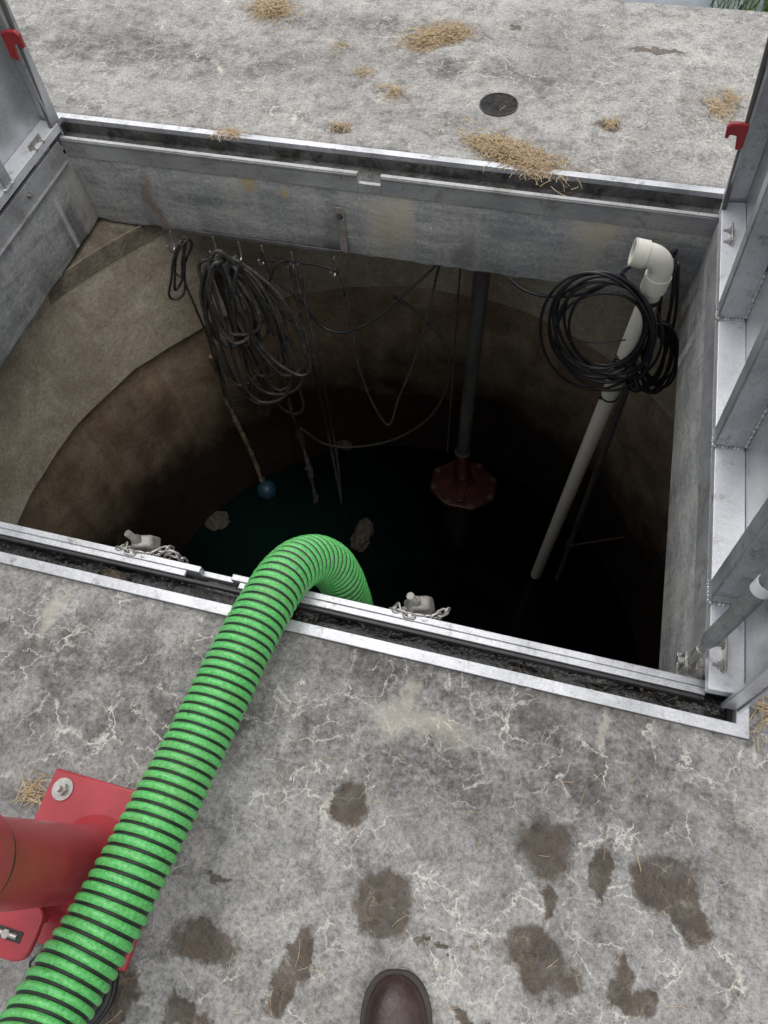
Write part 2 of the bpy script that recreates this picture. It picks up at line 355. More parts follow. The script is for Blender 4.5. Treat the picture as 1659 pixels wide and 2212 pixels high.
obj('back_curb',bm,M_curb,hatch,30,.0015)
bm=NB()
addx(bm,TY0-.010,TY0+.004,TX0,fx0,-.12,.0); addx(bm,TY0-.010,TY0+.004,fx1,TX1,-.12,.0); addx(bm,TY0-.0095,TY0+.0035,fx0,fx1,-.12,-.022)
addx(bm,TY0-.024,TY0-.010,TX0,fx0-.03,-.012,-.003);addx(bm,TY0-.024,TY0-.010,fx1+.02,TX1,-.012,-.003)
obj('front_curb',bm,M_alu,hatch,30,.0015)
bm=NB(); box(bm,(TX0-.003,(TY0+TY1)/2,-.0375),(.014,TY1-TY0-.03,.075)); box(bm,(TX0+.010,(TY0+TY1)/2,-.064),(.012,TY1-TY0-.05,.006)); obj('side_curb',bm,M_curb,hatch,30,.0015)
bm=NB(); box(bm,(TX1+.003,(TY0+TY1)/2,-.0375),(.014,TY1-TY0-.03,.075)); obj('side_curb',bm,M_curb,hatch,30,.0015)
for x in (TX0-.017,TX1+.017):
    bm=NB(); box(bm,(x,(TY0+TY1)/2,-.012),(.010,TY1-TY0+.0,.03)); obj('gasket',bm,M_black,hatch,30,.002)
bm=NB(); addx(bm,TY0-.034,TY0-.026,TX0,TX1,-.02,-.004); obj('gasket',bm,M_black,hatch,30,.002)
bm=NB(); 
nxs=90; ys=5; g=[]
for i in range(nxs+1):
    row=[]
    for j in range(ys+1):
        x=OX0+.03+(OX1-OX0-.06)*i/nxs; y=OY0+.0255+(TY0-.013-OY0-.0255)*j/ys
        row.append(bm.verts.new((x,y,-.034+noise.noise(Vector((x*30,y*60,0)))*.010)))
    g.append(row)
for i in range(nxs):
    for j in range(ys): bm.faces.new((g[i][j],g[i+1][j],g[i+1][j+1],g[i][j+1]))
tag(obj('gutter_sludge',bm,M_gut,None,60),'wet black sludge lying along the front gutter of the hatch','sludge',kind='stuff')
def bolt(name,c,up,r,parent,mt=None,washer=True,stud=.008):
    up=Vector(up).normalized(); bm=NB(); c=Vector(c)
    if washer: cyl(bm,c,c+up*r*.25,r*1.7,24)
    t,a,b_=frames([c,c+up])[0]
    base=c+up*(r*.25 if washer else 0); q=[[],[]]
    for k in range(6):
        d=a*math.cos(k*PI/3)+b_*math.sin(k*PI/3)
        q[0].append(bm.verts.new(base+d*r)); q[1].append(bm.verts.new(base+d*r+up*r*.8))
    bm.faces.new(q[0][::-1]); bm.faces.new(q[1])
    for k in range(6): bm.faces.new((q[0][k],q[0][(k+1)%6],q[1][(k+1)%6],q[1][k]))
    if stud: cyl(bm,base+up*r*.8,base+up*(r*.8+stud),r*.5,14)
    return obj(name,bm,mt or M_steel,parent,30)
def door(s,hx,deg,label,ribs,y0=.385,y1=1.80,hgt=1.05):
    th=math.radians(deg); inn=Vector((s*math.cos(th),0,-math.sin(th))); up=Vector((s*math.sin(th),0,math.cos(th))); o0=Vector((hx,0,.0))
    def D(a,y,w): return o0+inn*a+up*w+Vector((0,y,0))
    def dbox(bm,a0,a1,ya,yb,w0,w1): prism8(bm,[D(a0,ya,w0),D(a1,ya,w0),D(a1,yb,w0),D(a0,yb,w0),D(a0,ya,w1),D(a1,ya,w1),D(a1,yb,w1),D(a0,yb,w1)])
    bm=NB(); dbox(bm,-.007,0,y0,y1,-.01,hgt); d=obj('door',bm,M_alup,hatch,30,.001); d['label']=label
    def sub(n,bm,m,bev=.0015): return obj(n,bm,m,d,30,bev)
    bm=NB(); dbox(bm,.0005,.062,y0+.02,y1-.02,.022,.050); sub('bottom_rail',bm,M_alub)
    bm=NB(); dbox(bm,.0005,.06,y0+.02,y1-.02,hgt-.03,hgt-.002); sub('top_rail',bm,M_alub)
    bm=NB(); dbox(bm,.0005,.055,y1-.012,y1-.004,.0,hgt-.004); dbox(bm,.055,.062,y1-.05,y1-.004,.052,hgt-.035); sub('edge_flange',bm,M_alu)
    bm=NB(); dbox(bm,.0005,.028,y0+.004,y0+.012,.0,hgt-.004); sub('edge_flange',bm,M_alu)
    for y in ribs:
        bm=NB(); dbox(bm,.0015,.066,y-.022,y+.022,.0505,hgt-.032); sub('stiffener',bm,M_alu,.004)
        bm=NB()
        for (pa,pb) in ((D(.004,y-.024,.052),D(.068,y-.024,.052)),(D(.068,y-.024,.052),D(.068,y+.024,.052)),(D(.003,y-.0235,.06),D(.003,y-.0235,.20))):
            pts=[pa.lerp(pb,k/26) for k in range(27)]; tube(bm,pts,lambda t:.0034+.0018*math.sin(t*26*1.9),8,jit=.15)
        sub('weld',bm,M_weld,0)
    return d,D
rd,RD=door(-1,.524,6.5,'open right door with welded stiffeners and bright rail',(1.36,.975,.60))
ld,LD=door(1,-1.672,3,'open left door seen edge on at the far corner',(1.46,1.05,.62))
def lever(D,parent,y,w,s,k_):
    bm=NB()
    pr=[(-.012,-.052),(.008,-.058),(.015,-.012),(.036,-.008),(.038,-.020),(.048,-.018),(.050,.018),(.040,.028),(.010,.026),(-.012,.018)]
    A=[bm.verts.new(D(.072+a*k_,y-.007,w+b_*k_)) for a,b_ in pr]; B=[bm.verts.new(D(.072+a*k_,y+.007,w+b_*k_)) for a,b_ in pr]
    bm.faces.new(A); bm.faces.new(B[::-1])
    for k in range(len(pr)): bm.faces.new((A[k],A[(k+1)%len(pr)],B[(k+1)%len(pr)],B[k]))
    obj('latch_lever',bm,M_redl,parent,30,.003)
lever(RD,rd,1.74,.275,-1,.8); lever(LD,ld,1.72,.33,1,.95)
for D_,p_,xx in ((RD,rd,TX1),(LD,ld,TX0)):
    bm=NB(); a=Vector((xx,TY1-.02,.004)); b_=D_(.072,1.775,.50)
    pts=[a.lerp(b_,k/6) for k in range(7)]; tube(bm,pts,.0065,8); obj('hold_open_arm',bm,M_pipe,p_,30)
def hinge(y,x,s,up=.0):
    bm=NB(); cyl(bm,(x,y-.045,.012),(x,y-.017,.012),.010,16); cyl(bm,(x,y-.016,.012),(x,y+.016,.012),.010,16); cyl(bm,(x,y+.017,.012),(x,y+.045,.012),.010,16)
    cyl(bm,(x,y-.055,.012),(x,y+.055,.012),.0045,10)
    box(bm,(x+s*.004,y,.038),(.004,.07,.05)); 
    h=obj('hinge',bm,M_steel,hatch,30,.0008)
    for dy in (-.022,.022):
        bolt('bolt',(x+s*.0065,y+dy,.045),(s,0,0),.007,h)
    return h
hinge(1.66,TX0-.006,1); hinge(.475,TX1+.016,-1); hinge(1.64,TX1+.016,-1); hinge(.6,TX0-.006,1)
bolt('bolt',(TX0+.006,1.52,-.03),(1,0,0),.006,hatch)
A0=Vector((.430,.458,.002)); B0=Vector((.452,.528,.40)); dd=(B0-A0)
bm=NB(); cyl(bm,A0+dd*.13,A0+dd*.30,.0065,14); 
stt=obj('gas_strut',bm,M_steel,hatch,30)
bm=NB(); pts=[A0+dd*t for t in (.22,.225,.26,.262,1.0)]; rs_=[.008,.012,.012,.0155,.0155]; 
tube(bm,pts,lambda t:rs_[round(t*4)],24); obj('cylinder',bm,M_alud,stt,30)
bm=NB(); cyl(bm,A0+dd*.70,A0+dd*.76,.0168,24); obj('label_sleeve',bm,M_white,stt,30)
bm=NB(); cyl(bm,A0+Vector((-.022,0,.012)),A0+Vector((.025,0,.012)),.007,12); box(bm,A0+Vector((-.008,0,.004)),(.006,.03,.04)); box(bm,A0+Vector((.012,0,.004)),(.006,.03,.04)); cyl(bm,A0+Vector((0,0,.012)),A0+dd*.16,.009,12)
box(bm,A0+Vector((.012,.0,-.02)),(.05,.05,.006)); obj('strut_bracket',bm,M_steel,stt,30,.001)
# ------------------------------------------------------------------ green hose (helical ribs)
HP=[PZ(-150,2700,.40),PZ(-40,2450,.30),PZ(45,2300,.245),PZ(128,2150,.205),PZ(222,2000,.175),PZ(290,1872,.155),PZ(352,1750,.135),PZ(440,1575,.11),PZ(525,1400,.092),PZ(582,1295,.072),PZ(612,1248,.050),PZ(645,1218,.012),PZ(682,1207,-.040),PZ(716,1222,-.105),PZ(742,1262,-.19),PZ(760,1310,-.32),PZ(772,1345,-.50),PZ(790,1380,-.9),PZ(800,1420,-1.5),PZ(805,1440,-2.4)]
hp=spline(HP,.004)
for _ in range(60):
    hp=[hp[0]]+[(hp[i-1]+hp[i]*2+hp[i+1])/4 for i in range(1,len(hp)-1)]+[hp[-1]]
cum=[0]
for a,b_ in zip(hp,hp[1:]): cum.append(cum[-1]+(b_-a).length)
fr=frames(hp)
def at(s):
    i=min(max(bisect.bisect_right(cum,s)-1,0),len(cum)-2); t=(s-cum[i])/max(1e-9,cum[i+1]-cum[i])
    return hp[i].lerp(hp[i+1],t),fr[i][1].lerp(fr[i+1][1],t),fr[i][2].lerp(fr[i+1][2],t)
pitch=.0172; K=10; nseg=36; prof=[.0012,.0031,.0040,.0044,.0044,.0040,.0031,.0012,-.0010,-.0010]; RB=.0520
tot=cum[-1]-pitch*2; rows=[]; bm=NB(); nr=int(tot/(pitch/K))
for i in range(nr):
    row=[]
    for j in range(nseg):
        p,a,b_=at(i*pitch/K+pitch*j/nseg); an=2*PI*j/nseg; r=RB+prof[i%K]+.0010*noise.noise(p*22)
        row.append(bm.verts.new(p+(a*math.cos(an)+b_*math.sin(an))*r))
    rows.append(row)
for i in range(nr-1):
    mi=0 if i%K<7 else 1
    for j in range(nseg):
        if j<nseg-1: q=(rows[i][j],rows[i][j+1],rows[i+1][j+1],rows[i+1][j])
        else:
            if i+K+1>=nr: continue
            q=(rows[i][j],rows[i+K][0],rows[i+K+1][0],rows[i+1][j])
        bm.faces.new(q).material_index=mi
tag(obj('suction_hose',bm,M_hose,None,70),'thick bright green ribbed suction hose bending over the front rim into the well','hose')
# ------------------------------------------------------------------ cables on the back wall
rk=thing('cable_rack','thin flat metal cable rack with J hooks on the back wall','cable rack',PY(560,520,TY1-.01))
a=PY(352,492,TY1-.010); b_=PY(745,546,TY1-.010)
bm=NB(); h=(b_-a); M=Matrix.Rotation(math.atan2(-h.z,h.x),3,'Y'); box(bm,(a+b_)/2,(h.length,.005,.014),M); obj('bar',bm,M_pipe,rk,30,.001)
p0=PY(733,448,TY1-.01);p1=PY(745,545,TY1-.01); 
bm=NB(); dd=p1-p0; M=Matrix.Rotation(math.atan2(dd.x,dd.z),3,'Y'); box(bm,(p0+p1)/2,(.026,.005,dd.length),M); sp=obj('strap',bm,M_strap,rk,30,.001)
bolt('bolt',p0+Vector((0,-.004,-.03)),(0,-1,0),.006,sp,M_rustb)
for px,py in ((368,500),(460,512),(515,522),(565,530),(630,545),(722,556)):
    q=PY(px,py,TY1-.016); bm=NB(); tube(bm,spline([q,q+Vector((0,-.004,-.05)),q+Vector((0,-.02,-.066)),q+Vector((0,-.04,-.055)),q+Vector((0,-.046,-.025))],.008),.004,8); obj('hook',bm,M_steel,rk,30)
def cable(name,pts,r,m,label,cat='cable',group=None,n=8,jit=0,step=.015):
    bm=NB(); tube(bm,spline(pts,step),r,n,jit=jit); return tag(obj(name,bm,m,None,70),label,cat,group)
def bundle(name,turns,r,m,label,wob=1):
    pts=[]
    for k in range(len(turns)):
        nxt=turns[min(k+1,len(turns)-1)]
        n=18
        for i in range(n):
            t=i/n; mx=[p*(1-t)+q*t for p,q in zip(turns[k],nxt)]
            T=Vector(mx[0:2]);B=Vector(mx[2:4]); ax=(B-T); pe=Vector((ax.y,-ax.x)).normalized()
            an=2*PI*t; s=(1-math.cos(an))/2; w=math.sin(an)
            ww=(mx[5] if w>0 else mx[4])*math.copysign(abs(w)**.8,w)*(.68+.5*s)
            q=T+ax*s+pe*ww+Vector((noise.noise(Vector((k*3.1,t*4,0)))*24*wob,noise.noise(Vector((k*3.1,t*4,9)))*20*wob))
            pts.append(PY(q.x,q.y,mx[6]+.03*math.sin(an)+.02*noise.noise(Vector((k,t*6,2)))))
    return cable(name,pts,r,m,label,'cable',step=.014,jit=.07)
tn=[]
for k in range(10):
    f=k/9
    tn.append((U(432,520),U(545,575),520+140*f+U(-25,25),(690 if f<.25 else 770)+120*R()**.6,U(24,78),U(26,72),1.70-.07*R()))
random.shuffle(tn)
bundle('power_cable',tn,.0074,M_cableg,'large bundle of thick grimy black cable loops hanging on the rack hooks',1.2)
bundle('power_cable',[(505,560,520,715,44,38,1.63),(470,565,535,730,54,26,1.62)],.0076,M_cableg,'shorter loops of thick cable lying over the large hanging bundle')
bundle('power_cable',[(455,560,490,850,24,34,1.72),(450,570,520,880,32,18,1.73),(480,565,640,900,40,50,1.74)],.0064,M_dkcable,'thinner dull cable loops hanging lowest behind the large bundle',1.5)
bundle('signal_cable',[(398,512,376,640,14,12,1.68),(392,520,370,652,10,20,1.67),(405,515,388,600,18,8,1.69)],.0050,M_cableg,'small narrow cable loop at the left end of the rack',.6)
cable('signal_cable',[PY(400,520,1.70),PY(395,590,1.70),PY(425,670,1.70),PY(450,730,1.70),PY(470,800,1.69),PY(500,880,1.68)],.005,M_cableg,'thin cable dropping from the small loop towards the blue float')
cable('float_rope',[PY(455,770,1.68),PZ(478,820,-1.15),PZ(500,885,-1.4),PZ(530,950,-1.7),PZ(552,1000,-2.0),PZ(566,1040,-2.2)],lambda t:.009+.005*abs(math.sin(t*23)),M_rope,'sludge crusted rope holding the blue float ball','rope',jit=.35)
bm=NB(); bmesh.ops.create_icosphere(bm,subdivisions=4,radius=.062,matrix=Matrix.Translation(PZ(577,1058,-2.265))); p=PZ(577,1058,-2.265); cyl(bm,p+Vector((-.01,.02,.05)),p+Vector((-.015,.03,.085)),.012,12)
tag(obj('float_ball',bm,M_blue,None,60),'blue ball float half sunk in the dark water','float')
for off,lab in ((0,'left strand of the straight cable pair hanging from the middle hook'),(16,'right strand of the straight cable pair hanging from the middle hook')):
    cable('drop_cable',[PY(628+off,570,1.70),PY(650+off,680,1.70),PY(680+off*.9,800,1.70),PZ(706+off*.7,920,-1.65),PZ(722+off*.5,1000,-1.95),PZ(738,1085,-2.25)],.0074,M_cableg,lab,jit=.3)
cable('crusted_cable',[PY(600,700,1.72),PY(628,880,1.72),PZ(648,940,-1.7),PZ(665,1000,-1.95),PZ(684,1082,-2.28)],lambda t:.007+(.012*abs(math.sin(t*17)) if t>.55 else 0),M_crust,'sludge coated cable end hanging beside the straight pair',jit=.4)
cable('loop_cable',[PY(720,560,1.70),PY(745,620,1.70),PY(760,700,1.70),PY(775,790,1.70),PY(805,870,1.71),PY(840,918,1.72),PY(862,860,1.75),PY(895,780,1.78),PY(925,680,1.82),PY(945,590,1.86),PY(960,540,1.86)],.0052,M_cableg,'grey cable drooping in a deep V between the right hook and the wall')
cable('loop_cable',[PY(565,545,1.72),PY(590,600,1.7),PY(650,650,1.7),PY(690,700,1.7),PY(740,718,1.70),PY(810,690,1.74),PY(880,630,1.8),PY(940,575,1.86),PY(960,545,1.87)],.0050,M_cable,'black cable sagging in a shallow curve across the back')
cable('loop_cable',[PY(560,560,1.72),PY(620,565,1.72),PY(700,575,1.71),PY(740,600,1.71),PY(745,640,1.70)],.0042,M_cable,'short black cable running along under the rack')
cable('loop_cable',[PY(850,640,1.95),PY(910,680,1.9),PY(960,740,1.88),PY(970,820,1.86),PY(930,900,1.85),PY(850,950,1.85),PY(760,966,1.84),PY(700,958,1.8),PY(650,925,1.75)],.0068,M_dkcable,'dark cable swinging in a wide low arc near the pump')
cable('loop_cable',[PY(575,640,1.74),PY(585,600,1.73),PY(600,570,1.72),PY(625,560,1.71)],.0045,M_cableg,'short curled cable tail beside the middle hook')
def lump(name,c,s,m,label,cat,sub=4,amp=.35):
    bm=NB(); bmesh.ops.create_icosphere(bm,subdivisions=sub,radius=1)
    for v in bm.verts:
        k=1+amp*noise.fractal(v.co*1.8+Vector(c)*7,1,2,5); v.co=Vector((v.co.x*s[0]*k,v.co.y*s[1]*k,v.co.z*s[2]*k))+Vector(c)
    return tag(obj(name,bm,m,None,60),label,cat)
lump('float_switch',PZ(783,1155,-2.275),(.058,.105,.045),M_crust,'scum covered float at the end of the straight cable pair','float')
lump('foam_patch',PZ(470,1125,-2.295),(.07,.06,.012),M_crust,'small patch of grey scum floating left of the blue ball','scum')
lump('scum_clump',PZ(745,962,-2.05),(.05,.03,.03),M_dkcable,'knot of dark scum on the low cable arc','scum')
# ------------------------------------------------------------------ pump and its pipe
pu=thing('submersible_pump','dull red octagonal pump with bolted cover below the grey riser pipe','pump',(-.178,1.895,-1.9))
def poly(bm,c,r,n,z0,z1,rot=0,sx=1,sy=1):
    a=[bm.verts.new((c[0]+r*sx*math.cos(2*PI*k/n+rot),c[1]+r*sy*math.sin(2*PI*k/n+rot),z0)) for k in range(n)]
    b=[bm.verts.new((c[0]+r*sx*math.cos(2*PI*k/n+rot),c[1]+r*sy*math.sin(2*PI*k/n+rot),z1)) for k in range(n)]
    bm.faces.new(a[::-1]);bm.faces.new(b)
    for k in range(n): bm.faces.new((a[k],a[(k+1)%n],b[(k+1)%n],b[k]))
pc=(-.170,1.885)
bm=NB(); poly(bm,pc,.20,8,-1.945,-1.915,PI/8,1,.84); obj('cover',bm,M_redd,pu,30,.012)
bm=NB(); poly(bm,pc,.12,32,-2.6,-1.946,0,1,.86); obj('body',bm,M_gut,pu,30)
bm=NB(); tube(bm,spline([(-.211,2.045,-1.88),(-.20,1.99,-1.895),(-.185,1.93,-1.905),(-.172,1.89,-1.915)],.01),lambda t:.036+.022*t,20); box(bm,(-.170,1.86,-1.905),(.045,.2,.02)); obj('outlet_elbow',bm,M_redd,pu,40,.004)
for k in range(8):
    an=k*PI/4+PI/8; bolt('bolt',(pc[0]+.172*math.cos(an),pc[1]+.172*.84*math.sin(an),-1.915),(0,0,1),.009,pu,M_rustb)
rp=thing('riser_pipe','vertical grey discharge pipe rising from the red pump to the slab','pipe',(-.21,2.05,-1.85))
bm=NB(); cyl(bm,(-.211,2.05,-1.90),(-.211,2.05,-.33),.034,24); obj('pipe',bm,M_pipe,rp,40)
bm=NB(); cyl(bm,(-.211,2.05,-1.87),(-.211,2.05,-1.84),.046,24); obj('clamp',bm,M_rustb,rp,30,.002)
bm=NB(); cyl(bm,(-.30,2.06,-1.9),(-.30,2.06,-.33),.004,8); tag(obj('guide_rod',bm,M_rust,None,40),'thin rusty rod hanging just left of the grey riser pipe','rod')
# ------------------------------------------------------------------ white pvc pipe and elbow
wx,wy=.334,1.60
wp=thing('vent_pipe','tall off white plastic pipe with an elbow on top standing in the right corner','pipe',(wx,wy,-2.3))
bm=NB(); cyl(bm,(wx,wy,-2.6),(wx,wy,-.10),.029,32); obj('pipe',bm,M_pvc,wp,40)
bm=NB(); e=[]
for k in range(0,13):
    an=PI/2*k/12; e.append(Vector((wx-.050+.050*math.cos(an),wy,-.064+.050*math.sin(an))))
pts=[Vector((wx,wy,-.125)),Vector((wx,wy,-.124)),Vector((wx,wy,-.076)),Vector((wx,wy,-.075))]+e+[Vector((wx-.051,wy,-.014)),Vector((wx-.052,wy,-.014)),Vector((wx-.088,wy,-.010))]
rs=[.032,.0375,.0375,.0335]+[.0335]*13+[.0335,.038,.038]
tube(bm,pts,lambda t:rs[min(len(rs)-1,round(t*(len(pts)-1)))],32,cap=False)
pts2=[Vector((wx-.0881,wy,-.010)),Vector((wx-.053,wy,-.014))]+e[::-1]+[Vector((wx,wy,-.10))]
tube(bm,pts2,.0305,32,cap=False); annulus(bm,(wx-.0875,wy,-.010),(wx-.0905,wy,-.0098),.038,.0305,32)
eo=obj('elbow',bm,M_pvc,wp,60)
for z in (-.155,-.165,-.41,-.43,-.50,-.51,-.62):
    bm=NB(); annulus(bm,(wx,wy,z),(wx,wy,z-.006),.0325,.0292,28); box(bm,(wx-.03,wy-.02,z),(.012,.012,.008)); obj('cable_tie',bm,M_black,wp,40)
def coil2(anchor,far,wid,turns,Y,dY=.03,sc=(.70,1.14),dr=.2,asp=.22):
    pts=[]; n=18; A=Vector(anchor); Fv=Vector(far)-A
    cs=[(U(*sc),U(-dr,dr),U(1-asp,1+asp),U(-dY,dY),U(-10,10),U(-12,12)) for _ in range(turns+1)]
    for k in range(turns):
        for i in range(n):
            t=i/n; q=[cs[k][j]*(1-t)+cs[k+1][j]*t for j in range(6)]; an=2*PI*t
            d=Fv.copy(); d.rotate(Matrix.Rotation(q[1],2)); pe=Vector((-d.y,d.x)).normalized()
            s=(1-math.cos(an))/2*q[0]; w=math.sin(an)*wid*q[2]*q[0]
            P=A+Vector((q[4],q[5]))+d*s+pe*w+Vector((noise.noise(Vector((k,t*3,1)))*8,noise.noise(Vector((k,t*3,5)))*8))
            pts.append(PY(P.x,P.y,Y+q[3]+.02*math.sin(an)))
    return pts
start=[PY(1388,560,1.60),PY(1374,570,1.585),PY(1345,590,1.56)]
cable('control_cable',start+coil2((1390,655),(1200,780),120,9,1.545,sc=(.74,1.06),dr=.2),.0048,M_cable,'large loose coil of thin glossy black cable tied to the white pipe','cable',step=.012)
cable('control_cable',[PY(1100,600,1.72),PY(1130,625,1.70),PY(1180,640,1.68),PY(1240,638,1.62),PY(1290,625,1.57),PY(1330,600,1.57),PY(1380,562,1.60)],.0052,M_cable,'single black cable running from the white elbow to the back wall')
cable('control_cable',coil2((1430,705),(1385,878),46,10,1.665,sc=(.62,1.0),dr=.28),.0046,M_cable,'smaller black cable coil hanging behind the white pipe','cable',step=.012)
cable('control_cable',coil2((1455,560),(1430,760),16,3,1.69,dr=.06)+[PY(1455,560,1.73),PY(1462,540,1.74),PY(1450,548,1.735)],.0050,M_cable,'short cable loop behind the pipe elbow')
for y in (738,795):
    cable('tie_wire',[PY(1232,y,1.545),PY(1300,y+2,1.50),PY(1352,y-4,1.55)],.0022,M_black,'thin black tie wire crossing the round cable coil, %s one'%('upper' if y==738 else 'lower'),'wire')
rpt=thing('conduit','rust stained thin conduit with a side bracket behind the white pipe','pipe',(.46,1.60,-2.3))
ta=Vector((.46,1.59,-2.4)); tb=Vector((.41,1.75,-.60)); bm=NB(); cyl(bm,ta,tb,.014,16); obj('tube',bm,M_pipe,rpt,40)
mm=ta.lerp(tb,.27); bm=NB(); cyl(bm,mm,mm+Vector((.32,.12,.03)),.005,8); cyl(bm,mm-(tb-ta).normalized()*.02,mm+(tb-ta).normalized()*.03,.022,12); obj('bracket',bm,M_rust,rpt,40)
# ------------------------------------------------------------------ chain anchors on front curb
def link(bm,c,d,nrm,l=.013,w=.0075,r=.0027):
    d=d.normalized(); nrm=(nrm-d*nrm.dot(d)).normalized(); pts=[]
    for k in range(14):
        an=2*PI*k/14; x=math.cos(an);y=math.sin(an)
        pts.append(c+d*(x*w+math.copysign(l-w,x) if abs(x)>.01 else 0)+nrm*(y*w))
    tube(bm,pts,r,7,closed=True)
def chain(name,P,parent=None):
    pts=spline(P,.002); k=0; bm=NB(); acc=.0
    for a,b_ in zip(pts,pts[1:]):
        acc+=(b_-a).length
        if acc>=.0175:
            acc=0; d=b_-a; side=d.cross(Vector((.3,.2,1))).normalized(); upv=side.cross(d).normalized()
            link(bm,a,d,(side+upv*.3) if k%2 else (upv-side*.3)); k+=1
    return obj(name,bm,M_steel,parent,60)
def anchor(px,py,label,x2):
    c=PZ(px,py,-.008); c.y=TY0+.030
    t=thing('chain_anchor',label,'bracket',c,'chain anchors on the front curb')
    bm=NB(); M=Matrix.Rotation(.35,3,'Z')
    # cast wedge block: sloped top, broad foot
    w,d,h=.032,.021,.022
    ps=[(-w,-d,-h),(w*1.1,-d,-h),(w*1.1,d,-h),(-w,d,-h),(-w*.55,-d*.7,h),(w*.75,-d*.75,h*.55),(w*.7,d*.7,h*.4),(-w*.5,d*.7,h*.8)]
    prism8(bm,[c+M@Vector(p) for p in ps]); box(bm,c+Vector((.0,-.014,-.034)),(.07,.012,.06)); obj('block',bm,M_dsteel,t,30,.007)
    bm=NB(); ax_=Vector((-.35,.0,1)).normalized(); pts=[c+Vector((-.006,-.002,.014))+ax_*(.0018*k) for k in range(20)]; tube(bm,pts,lambda q:.0072+.0009*(round(q*19)%2),14); obj('stud',bm,M_dsteel,t,50)
    bolt('nut',c+Vector((-.006,-.002,.016)),ax_,.0115,t,M_dsteel,washer=False,stud=0)
    chain('chain',[c+Vector((-.052,-.005,-.03)),c+Vector((-.046,-.024,.0)),c+Vector((-.024,-.030,.008)),c+Vector((.008,-.028,.004)),c+Vector((.03,-.024,.002)),c+Vector((x2,.0,-.008)),c+Vector((x2+.006,.01,-.03))],t)
    chain('chain',[c+Vector((-.048,.0,-.02)),c+Vector((-.03,-.031,-.008)),c+Vector((0,-.034,-.004)),c+Vector((.034,-.026,-.01)),c+Vector((.048,-.008,-.025))],t)
anchor(302,1188,'steel anchor block with stud and slack chain on the front curb, left of the hose',.05)
anchor(902,1318,'steel anchor block with stud and slack chain on the front curb, right of the hose',.056)
c=PZ(368,1215,-.02); c.y=TY0+.02
o=chain('chain_loop',[c+Vector((-.02,0,-.03)),c+Vector((-.012,0,.0)),c+Vector((.003,.0,.014)),c+Vector((.015,0,.0)),c+Vector((.02,0,-.03))]); tag(o,'short loop of steel chain hooked over the curb beside the left anchor','chain')
# ------------------------------------------------------------------ red pedestal base
dc=Vector((-.561,-.147,0)); ps=.130
dv=thing('pedestal_base','red steel pedestal with square bolted plate, partly under the green hose','pedestal',dc)
bm=NB(); box(bm,dc+Vector((0,0,.008)),(ps*2,ps*2,.014)); obj('base_plate',bm,M_red,dv,30,.004)
bm=NB(); pts=[dc+Vector((0,0,z)) for z in (.015,.022,.035,.06,.10,.375)]; rs2=[.078,.074,.064,.060,.059,.059]; tube(bm,pts,lambda t:rs2[round(t*5)],48,cap=False); obj('sleeve',bm,M_red,dv,60)
bm=NB(); annulus(bm,dc+Vector((0,0,.375)),dc+Vector((0,0,.415)),.068,.046,48); co=obj('collar',bm,M_red,dv,30,.004)
bm=NB(); annulus(bm,dc+Vector((0,0,.365)),dc+Vector((0,0,.3745)),.0625,.0592,48); obj('seam_ring',bm,M_black,dv,30)
for sx in (-1,1):
    for sy in (-1,1): bolt('bolt',dc+Vector((sx*.100,sy*.099,.015)),(0,0,1),.0115,dv,stud=.012)
lc=Vector((-.590,-.245,.12)); bm=NB(); n=24
A=[];B=[]
for k in range(n):
    an=2*PI*k/n; x=math.copysign(abs(math.cos(an))**.5,math.cos(an))*.044; y=math.copysign(abs(math.sin(an))**.5,math.sin(an))*.040
    A.append(bm.verts.new(lc+Vector((x,y,-.006)))); B.append(bm.verts.new(lc+Vector((x,y,.006))))
bm.faces.new(A[::-1]);bm.faces.new(B)
for k in range(n): bm.faces.new((A[k],A[(k+1)%n],B[(k+1)%n],B[k]))
box(bm,lc+Vector((.0,.03,-.05)),(.012,.06,.095))
obj('lug',bm,M_red,dv,30,.003)
bm=NB(); box(bm,lc+Vector((0,-.008,.0065)),(.046,.015,.002)); obj('slot',bm,M_black,dv,30,.0005)
bm=NB(); cyl(bm,lc+Vector((-.019,-.008,.009)),lc+Vector((.016,-.008,.009)),.0038,12); cyl(bm,lc+Vector((-.002,-.008,.006)),lc+Vector((-.002,-.008,.013)),.0068,6); obj('pin',bm,M_steel,dv,30)
cable('wire',[PZ(112,2045,.02),PZ(90,2058,.03),PZ(66,2078,.035),PZ(72,2096,.02),PZ(110,2105,.01),PZ(140,2112,.006)],.0022,M_black,'thin black wire curling by the red plate, left of the hose','wire')
c=PZ(178,2130,0)
dk=thing('rubber_cap','round black ribbed rubber cap lying under the green hose','cap',c)
bm=NB(); cyl(bm,c+Vector((0,0,.003)),c+Vector((0,0,.016)),.062,48); obj('disc',bm,M_black,dk,30,.002)
bm=NB()
for r in (.058,.048,.036): annulus(bm,c+Vector((0,0,.0165)),c+Vector((0,0,.021)),r,r-.005,48)
obj('rim',bm,M_black,dk,30,.001)
